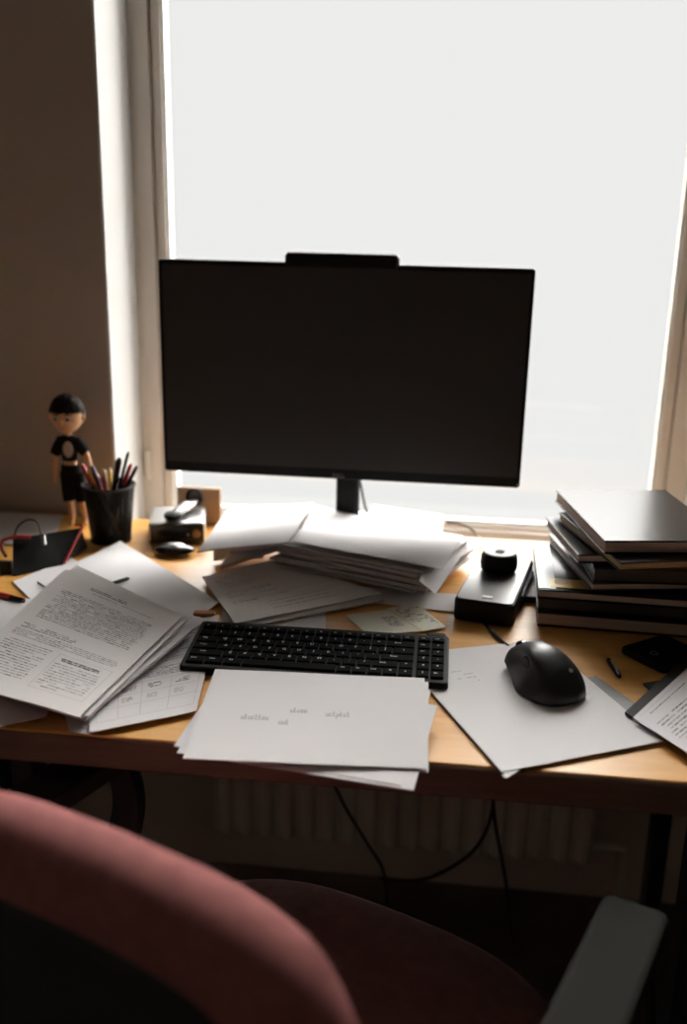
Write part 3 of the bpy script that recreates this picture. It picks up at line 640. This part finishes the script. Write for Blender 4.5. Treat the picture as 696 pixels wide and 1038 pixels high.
# ------------------------------------------------------------------ cup with pens
cc=P(110,553,.7405); cc=Vector((-.582,1.592,.7405))
cup=thing('pencil_cup','black wire mesh pencil cup full of pens beside the doll','cup',cc)
RB,RTp,HC=.034,.044,.097
b=MB(); seg=40; vs=[];fs=[]
for i in range(9):
    t_=i/8; r_=RB+(RTp-RB)*t_
    for k in range(seg): a=2*PI*k/seg; vs.append((cc.x+r_*math.cos(a),cc.y+r_*math.sin(a),cc.z+.002+HC*t_))
for i in range(8):
    for k in range(seg): j=(k+1)%seg; fs.append((i*seg+k,i*seg+j,(i+1)*seg+j,(i+1)*seg+k))
b.add(vs,fs,0,True); o=b.build('mesh_wall',M['mesh'],cup,origin=cc)
uv=o.data.uv_layers.new(name='uv')
for lp in o.data.loops:
    v=o.data.vertices[lp.vertex_index].co; uv.data[lp.index].uv=((math.atan2(v.y,v.x)/(2*PI))%1,(v.z)/HC)
MB().lathe([(RB+.001,0),(RB+.0015,.002),(RB+.001,.004)],cc,32).build('base',M['blackm'],cup,origin=cc)
MB().tube([(cc.x+RTp*math.cos(2*PI*k/32),cc.y+RTp*math.sin(2*PI*k/32),cc.z+HC+.002) for k in range(33)],.0022,8).build('rim',M['blackm'],cup,origin=cc)
pens=[ # pixel of tip (at the cup's plane), bottom x offset, radius, kind, colour, label
 (93,472,1.58,.012,.0038,'pen','purple','violet and black pen leaning left in the pencil cup'),
 (83,470,1.60,.006,.0036,'pen','red','dark red capped pen leaning furthest left in the pencil cup'),
 (88,474,1.575,.018,.0036,'pencil','orange','orange pencil leaning left in the front of the pencil cup'),
 (97,478,1.585,.010,.0036,'pencil','red','red pencil beside the orange one in the pencil cup'),
 (105,476,1.60,.002,.0042,'stick','cream','pale wooden stick upright in the middle of the pencil cup'),
 (111,473,1.61,.0,.0046,'pencil','yellow','yellow pencil upright in the middle of the pencil cup'),
 (121,464,1.585,-.010,.0050,'pen','blackg','thick black marker leaning right in the pencil cup'),
 (130,458,1.595,-.008,.0028,'pen','blackg','thin black pen, tallest of those in the pencil cup'),
 (133,470,1.60,-.012,.0036,'pen','red','red tipped pen among the black ones in the pencil cup'),
 (139,472,1.59,-.016,.0032,'pen','blackg','black pen leaning furthest right in the pencil cup'),
 (117,475,1.60,-.004,.0040,'pen','silver','dark silver pen between yellow pencil and black marker in the cup')]
for (px,py,Y,dx,r_,kind,cl_,lb_) in pens:
    top=PY(px,py,Y); bot=Vector((cc.x+dx*1.0,cc.y+(Y-1.592)*.3,cc.z+.008)); 
    # keep within rim
    tr_=(cc.z+HC-bot.z)/(top.z-bot.z); at=bot+(top-bot)*tr_; off=Vector((at.x-cc.x,at.y-cc.y,0)); lim=RTp-r_-.003
    if off.length>lim: 
        sh_=off*(1-lim/off.length); bot-=sh_*1.0
        bo=Vector((bot.x-cc.x,bot.y-cc.y,0)); 
        if bo.length>RB-r_-.001: bo=bo.normalized()*(RB-r_-.001); bot=Vector((cc.x+bo.x,cc.y+bo.y,bot.z))
    t=thing({'stick':'wooden_stick'}.get(kind,kind),lb_,{'stick':'stick'}.get(kind,kind),bot,'pens and pencils in the mesh cup')
    ax=(top-bot)
    if kind=='pen':
        MB().tube([bot,bot+ax*.02,bot+ax*.72],[r_*.4,r_*.9,r_*.9],12).build('barrel',M[cl_] if cl_!='red' else M['blackg'],t,origin=bot)
        MB().tube([bot+ax*.70,bot+ax*.72,bot+ax*.96,top],[r_*.95,r_*1.1,r_*1.05,r_*.5],12).build('cap',M[cl_],t,origin=bot)
    elif kind=='pencil':
        MB().tube([bot,bot+ax*.93],r_,6).build('barrel',M[cl_],t,origin=bot)
        MB().tube([bot+ax*.93,top-ax*.01],[r_,r_*.3],6).build('sharpened_end',M['cream'],t,origin=bot); MB().tube([top-ax*.012,top],[r_*.3,.0003],6).build('lead',M['ink'],t,origin=bot)
    else:
        MB().tube([bot,bot+ax*.97,top],[r_,r_,r_*.6],10).build('shaft',M[cl_],t,origin=bot)

# ------------------------------------------------------------------ doll
DYY=1.655; sc=.00186; fx,fz=-.6745,.7405
def dp(px,py,dy=0):  # doll-plane coordinates from offsets relative to the feet
    return Vector((fx+(px-71.5)*sc,DYY+dy,fz+(532-py)*sc*1.0))
doll=thing('doll','vinyl doll with big head, black shirt and black shorts standing beside the pencil cup','figurine',(fx,DYY,fz))
jt=[('pel',72,476,0,.0125,.010),('bel',72,462,0,.0125,.009),('che',72,451,0,.0155,.010),('nk',71.5,441,0,.006,.006),('hd',70,428,0,.010,.010),
    ('shL',60,447,0,.0065,.0065),('elL',57,467,-.002,.0052,.0052),('wrL',56,483,-.004,.0042,.0042),('haL',56,489,-.005,.0045,.003),
    ('shR',84,447,0,.0065,.0065),('elR',90,463,-.002,.0052,.0052),('wrR',93,477,-.004,.0042,.0042),('haR',94,483,-.005,.0045,.003),
    ('hiL',67,484,0,.0085,.0085),('knL',69,503,0,.0070,.0070),('anL',71,523,0,.0052,.0052),('toL',71,529.5,-.010,.0050,.0038),
    ('hiR',79,484,0,.0085,.0085),('knR',81,503,0,.0070,.0070),('anR',84,523,0,.0052,.0052),('toR',85,529.5,-.010,.0050,.0038)]
ix={j[0]:i for i,j in enumerate(jt)}
ed=[('pel','bel'),('bel','che'),('che','nk'),('nk','hd'),('che','shL'),('shL','elL'),('elL','wrL'),('wrL','haL'),('che','shR'),('shR','elR'),('elR','wrR'),('wrR','haR'),
    ('pel','hiL'),('hiL','knL'),('knL','anL'),('anL','toL'),('pel','hiR'),('hiR','knR'),('knR','anR'),('anR','toR')]
me=bpy.data.meshes.new('doll_body'); me.from_pydata([tuple(dp(j[1],j[2],j[3])-Vector(doll.location)) for j in jt],[(ix[a],ix[b]) for a,b in ed],[])
ob=bpy.data.objects.new('body',me); COL.objects.link(ob); ob.parent=doll; me.materials.append(M['skin'])
bm=bmesh.new(); bm.from_mesh(me); sl=bm.verts.layers.skin.verify()
for v,j in zip(bm.verts,jt): v[sl].radius=(j[4],j[5]); v[sl].use_root=(j[0]=='pel')
bm.to_mesh(me); bm.free()
sk=ob.modifiers.new('skin','SKIN'); sk.use_smooth_shade=True; sb=ob.modifiers.new('sub','SUBSURF'); sb.levels=2; sb.render_levels=2
hc=dp(71.3,423); 
def headf(d):
    k=1-.22*max(0,-d.z)**1.5*(1 if True else 0); d=Vector((d.x*k,d.y*k,d.z)); 
    if d.y<0: d.y*=.92
    return d
MB().ell(hc,(.0295,.027,.0315),0,28,18,fn=headf).build('head',M['skin'],doll)
def hairf(d):
    lim=.10 if d.y<-.2 else (-.35 if d.y<.3 else -.75)
    if d.z<lim: d=Vector((d.x*.90,d.y*.90,max(d.z,-.8))); return d*.93
    k=1.0+.06*math.sin(d.x*24)*max(0,-d.y); return Vector((d.x*k,d.y*k,d.z*(1.03 if d.y>-.3 else 1.05+.05*math.sin(d.x*18))))
MB().ell(hc+Vector((-.0005,.0035,.0045)),(.0318,.0290,.0335),0,36,26,fn=hairf).build('hair',M['hair'],doll)
for s_ in (-1,1):
    MB().ell(hc+Vector((s_*.0298,-.001,-.002)),(.004,.003,.006),0,10,6).build('ear',M['skin'],doll)
    ey=MB().ell(hc+Vector((s_*.0110,-.0232,-.0015)),(.0058,.0022,.0046),0,14,8).build('eye',M['eye'],doll)
    MB().ell(hc+Vector((s_*.0108,-.0253,-.0015)),(.0026,.0010,.0028),0,10,6).build('pupil',M['hair'],doll)
    MB().tube([hc+Vector((s_*.0045,-.0262,.0050)),hc+Vector((s_*.0110,-.0250,.0068)),hc+Vector((s_*.0175,-.0208,.0050))],[.0009,.0012,.0006],6).build('eyebrow',M['hair'],doll)
MB().ell(hc+Vector((0,-.0262,-.0075)),(.0026,.0040,.0052),0,10,8).build('nose',M['skin'],doll)
MB().tube([hc+Vector((-.006,-.0228,-.0175)),hc+Vector((0,-.0242,-.0185)),hc+Vector((.006,-.0228,-.0175))],[.0006,.0011,.0006],6).build('mouth',mat('doll_lips',(.42,.14,.08),.5),doll)
def loftz(name,secs,m_,seg=20):
    b=MB(); vs=[];fs=[]
    for (cx_,cy_,z_,rx,ry) in secs:
        for k in range(seg): a=2*PI*k/seg; vs.append((cx_+rx*math.cos(a),cy_+ry*math.sin(a),z_))
    for i in range(len(secs)-1):
        for k in range(seg): j=(k+1)%seg; fs.append((i*seg+k,i*seg+j,(i+1)*seg+j,(i+1)*seg+k))
    fs.append(tuple(reversed(range(seg)))); fs.append(tuple(range((len(secs)-1)*seg,len(secs)*seg)))
    return b.add(vs,fs,0,True)
d_=dp(72,466); e1=dp(72,457); e2=dp(72,449); e3=dp(71.7,443); e4=dp(71.5,441)
b=loftz('s',[(d_.x,DYY,d_.z,.0145,.0115),(e1.x,DYY,e1.z,.0155,.0125),(e2.x,DYY,e2.z,.0195,.0135),(e3.x,DYY,e3.z,.0170,.0110),(e4.x,DYY,e4.z,.0075,.0075)],None)
for a0,a1,r0,r1 in ((dp(66,446),dp(57.5,460,-.001),.0112,.0095),(dp(78,446),dp(88.5,458,-.001),.0112,.0090)): b.tube([a0,(a0+a1)/2,a1],[r0,r0,r1],14)
sh=b.build('shirt',M['shirt'],doll)
MB().ell(dp(73,454)+Vector((0,-.0120,0)),(.0095,.0030,.0145),0,16,10).build('shirt_print',M['print'],doll)
a=dp(72,470); b0=dp(72,478)
b=loftz('s',[(b0.x,DYY,b0.z-.018,.0165,.0135),(b0.x,DYY,b0.z-.004,.0185,.0145),(b0.x,DYY,b0.z,.0185,.0145),(a.x,DYY,a.z,.0165,.0135)],None)
for hx,kx in ((67,68.5),(79,81)): b.tube([dp(hx,478),dp((hx+kx)/2,492),dp(kx,506)],[.0110,.0112,.0105],14)
b.build('shorts',M['shirt'],doll)

# ------------------------------------------------------------------ black pouch with red trim
t=thing('pouch','black fabric pouch with red piping and a cord loop at the far left','pouch',P(38,580,.7405)); pc=t.location.copy()
fb=[P(13,584,.741),P(60,576,.741)]; tb=[P(12,545,.780),P(84,534,.785)]
fr_=P(66,567,.752)
bl,brr=fb[0],P(60,577,.741); tl,trr=tb
tl=P(13,546,.778); trr=P(82,535,.783)
th_=Vector((.004,.022,-.004))
n1=8; b=MB(); vs=[];fs=[]
G=10
for j in range(G+1):
    for i in range(G+1):
        u,v=i/G,j/G; p=bil([tl,trr,fr_ if False else P(63,574,.742),bl],u,v); p=Vector(p); p.z+=.006*math.sin(PI*u)*math.sin(PI*v); vs.append(p)
for j in range(G+1):
    for i in range(G+1):
        u,v=i/G,j/G; p=Vector(bil([tl,trr,P(63,574,.742),bl],u,v)); y_=p.y+.02*(1-v)+.004; vs.append(Vector((p.x,y_,.741+.0*(1-v))))
W=G+1;o_=W*W
for j in range(G):
    for i in range(G): a=j*W+i; fs.append((a,a+W,a+W+1,a+1)); fs.append((o_+a,o_+a+1,o_+a+W+1,o_+a+W))
for i in range(G): fs.append((i,i+1,o_+i+1,o_+i)); a=G*W+i; fs.append((a+1,a,o_+a,o_+a+1))
for j in range(G): a=j*W; fs.append((a+W,a,o_+a,o_+a+W)); c=a+G; fs.append((c,c+W,o_+c+W,o_+c))
b.add(vs,fs,0,True); b.build('pouch_body',M['black'],t,origin=pc)
MB().tube(smooth_path([trr+Vector((-.012,.004,.003)),trr+Vector((.002,0,.002)),(trr*.6+P(63,574,.742)*.4)+Vector((.003,-.002,.002)),P(65,571,.745)]),.0024,8).build('red_piping',M['red'],t,origin=pc)
MB().tube(smooth_path([tl+Vector((.03,0,.004)),tl+Vector((.008,-.002,.004)),P(3,548,.775),P(2,556,.765),P(6,564,.755)]),.0030,8).build('red_cord',M['red'],t,origin=pc)
MB().tube(smooth_path([P(14,545,.781),P(18,534,.793),P(28,527,.802),P(38,530,.798),P(42,545,.782),P(43,553,.776)]),.0016,8).build('cord_loop',M['blackm'],t,origin=pc)
MB().tube([P(45,543,.785),P(46,552,.777)],.0018,8).build('zip_pull',M['silver'],t,origin=pc)
MB().rbox(P(6,575,.750),(.020,.006,.022),.002).build('end_tag',M['blackm'],t,origin=pc)
# black pens between sheets
def pen(label,a,b_,r=.0035,tip=None,name='pen'):
    t=thing(name,label,'pen',a); d=(b_-a)
    MB().tube([a,a+d*.08,a+d*.6,b_],[r*.4,r,r,r*.9],10).build('barrel',M['blackg'],t,origin=a)
    if tip: MB().tube([a+d*.62,a+d*.8],r*1.12,10).build('coloured_band',M[tip],t,origin=a)
    return t
pen('short black pen with red band at the left edge among the papers',P(-40,593,.7475),P(24,609,.7475),.0042,'red')
pen('black pencil stub lying on the blank sheet behind the printed forms',P(131,586,.7505),P(112,592,.7505),.0030,None)
t=P(207,626,.7415); pen_=thing('eraser','orange brown eraser peeking out at the left end of the keyboard','eraser',t); MB().rbox(t+Vector((0,0,.005)),(.030,.012,.008),.003,rz=.1).build('rubber',mat('orange_rubber',(.62,.24,.08),.7),pen_,origin=t)

# ------------------------------------------------------------------ cables
def cable(label,pts,r=.0022,m_='blackm',name='cable'):
    b=MB().tube(smooth_path(pts),r,8); return tag(b.build(name,M[m_],origin=pts[0]),label,'cable')
cable('short black cable lying on the wood in front of the dark box',[P(483,622,.7432),P(491,632,.7432),P(503,645,.7432),P(515,655,.7432)],.0022)
cable('grey cable arching from the tall pile back to the dark box',[P(452,530,.770),P(465,531,.770),P(477,536,.765),P(486,546,.755),P(487,556,.750)],.0022,'dgrey')
cable('black cable hanging behind the monitor stand',[(sx+.012,MY+.05,.90),P(370,514,.78),P(377,524,.755)],.0022)
def U(x,y,Y): return PY(x,y,Y)
cable('black cable hanging under the desk left of centre',[U(330,775,1.5),U(348,815,1.5),U(372,855,1.5),U(388,882,1.5),U(392,915,1.5)],.003)
cable('black cable looping below the desk towards the radiator',[U(500,785,1.5),U(498,825,1.5),U(480,862,1.48),U(440,888,1.46),U(405,893,1.46),U(385,890,1.46)],.003)
cable('black cable dropping straight down below the desk at right of centre',[U(497,785,1.52),U(501,830,1.52),U(508,870,1.52),U(514,905,1.52),U(520,960,1.52)],.003)

# ------------------------------------------------------------------ chair
ca=math.radians(-23); fwd=Vector((-math.sin(ca),math.cos(ca),0)); rgt=Vector((math.cos(ca),math.sin(ca),0))
C0=Vector((-.150,.835,0)); CT=Matrix.Translation(C0)@Matrix.Rotation(ca,4,'Z')
ch=thing('office_chair','maroon fabric office chair with grey armrests turned towards the desk','chair',C0)
def trc(b): b.v=[tuple(CT@Vector(v_)) for v_ in b.v]; return b
def pad(w_,d_,h_,c,puff,n=24,ex=2.6,T=None,mi=0):
    """cushion: superellipse plan, rounded edge"""
    b=MB(); vs=[];fs=[];lv=[(-1,.80),(-.8,.93),(-.35,1),(.1,1),(.5,.975),(.78,.91),(.93,.80),(1.0,.6),(1.03,.3)]
    for (zz,k) in lv:
        for i in range(n*2):
            a=PI*i/n; ca_,sa_=math.cos(a),math.sin(a)
            x=math.copysign(abs(ca_)**(2/ex),ca_)*w_/2*k; y=math.copysign(abs(sa_)**(2/ex),sa_)*d_/2*k
            vs.append(Vector((x,y,zz*h_/2+puff*(1-(k**2))*0)))
    m_=n*2
    for l in range(len(lv)-1):
        for i in range(m_): j=(i+1)%m_; fs.append((l*m_+i,l*m_+j,(l+1)*m_+j,(l+1)*m_+i))
    fs.append(tuple(reversed(range(m_)))); fs.append(tuple(range((len(lv)-1)*m_,len(lv)*m_)))
    vs=[(T@v if T else v)+Vector(c) for v in vs]; return b.add(vs,fs,mi,True)
trc(pad(.54,.50,.08,(.022,.005,.435),0,ex=2.9)).build('seat',M['seatf'],ch,origin=C0)
trc(MB().rbox((0,0,.385),(.40,.38,.03),.05)).build('seat_shell',M['blackm'],ch,origin=C0)
# backrest, leaning back a little and curved
BT=Matrix.Rotation(PI/2-math.radians(6),3,'X')
bb=pad(.46,.44,.085,(0,0,0),0,n=30,ex=4.2)
vv=[]
for v in bb.v:
    v=Vector(v); v.z+= .35*v.x*v.x; v=BT@v; vv.append(tuple(v+Vector((.012,-.265,.634))))
bb.v=vv; trc(bb).build('backrest',M['fabric'],ch,origin=C0)
bs=pad(.40,.37,.03,(0,0,0),0,n=30,ex=4.0); vv=[]
for v in bs.v:
    v=Vector(v); v.z+=.35*v.x*v.x+.034; v=BT@v; vv.append(tuple(v+Vector((.012,-.265,.622))))
bs.v=vv; BSH=trc(bs)
trc(MB().tube(smooth_path([(0,-.05,.37),(0,-.26,.38),(0,-.315,.45),(0,-.335,.60)]),.02,8,flat=.5)).build('back_bar',M['blackm'],ch,origin=C0)
BSH.build('back_shell',M['blackm'],ch,origin=C0)
for s_ in (-1,1):
    X=s_*.31
    trc(MB().tube(smooth_path([(s_*.16,.06,.365),(s_*.26,.06,.375),(X,.07,.43),(X,.125,.56),(X,.11,.645)]),.017,10,flat=1.6)).build('arm_bracket',M['blackm'],ch,origin=C0)
    b=MB().rbox((X+(.012 if s_>0 else 0),.0,.655),(.064,.28,.026),.012,ez=.006); trc(b).build('arm_pad',M['grey'] if s_>0 else M['blackm'],ch,origin=C0)
trc(MB().lathe([(.025,.08),(.025,.22),(.016,.225),(.016,.38)],(0,0,0),20)).build('gas_column',M['blackm'],ch,origin=C0)
for k in range(5):
    a=2*PI*k/5+.3; d=Vector((math.cos(a),math.sin(a),0))
    trc(MB().tube([Vector((0,0,.11)),d*.15+Vector((0,0,.10)),d*.28+Vector((0,0,.075))],[.026,.02,.015],8)).build('base_arm',M['blackm'],ch,origin=C0)
    trc(MB().lathe([(.022,-.02),(.026,-.016),(.026,.016),(.022,.02)],d*.28+Vector((0,0,.0265)),16,T=Matrix.Rotation(PI/2,3,'X'))).build('caster',M['blackg'],ch,origin=C0)
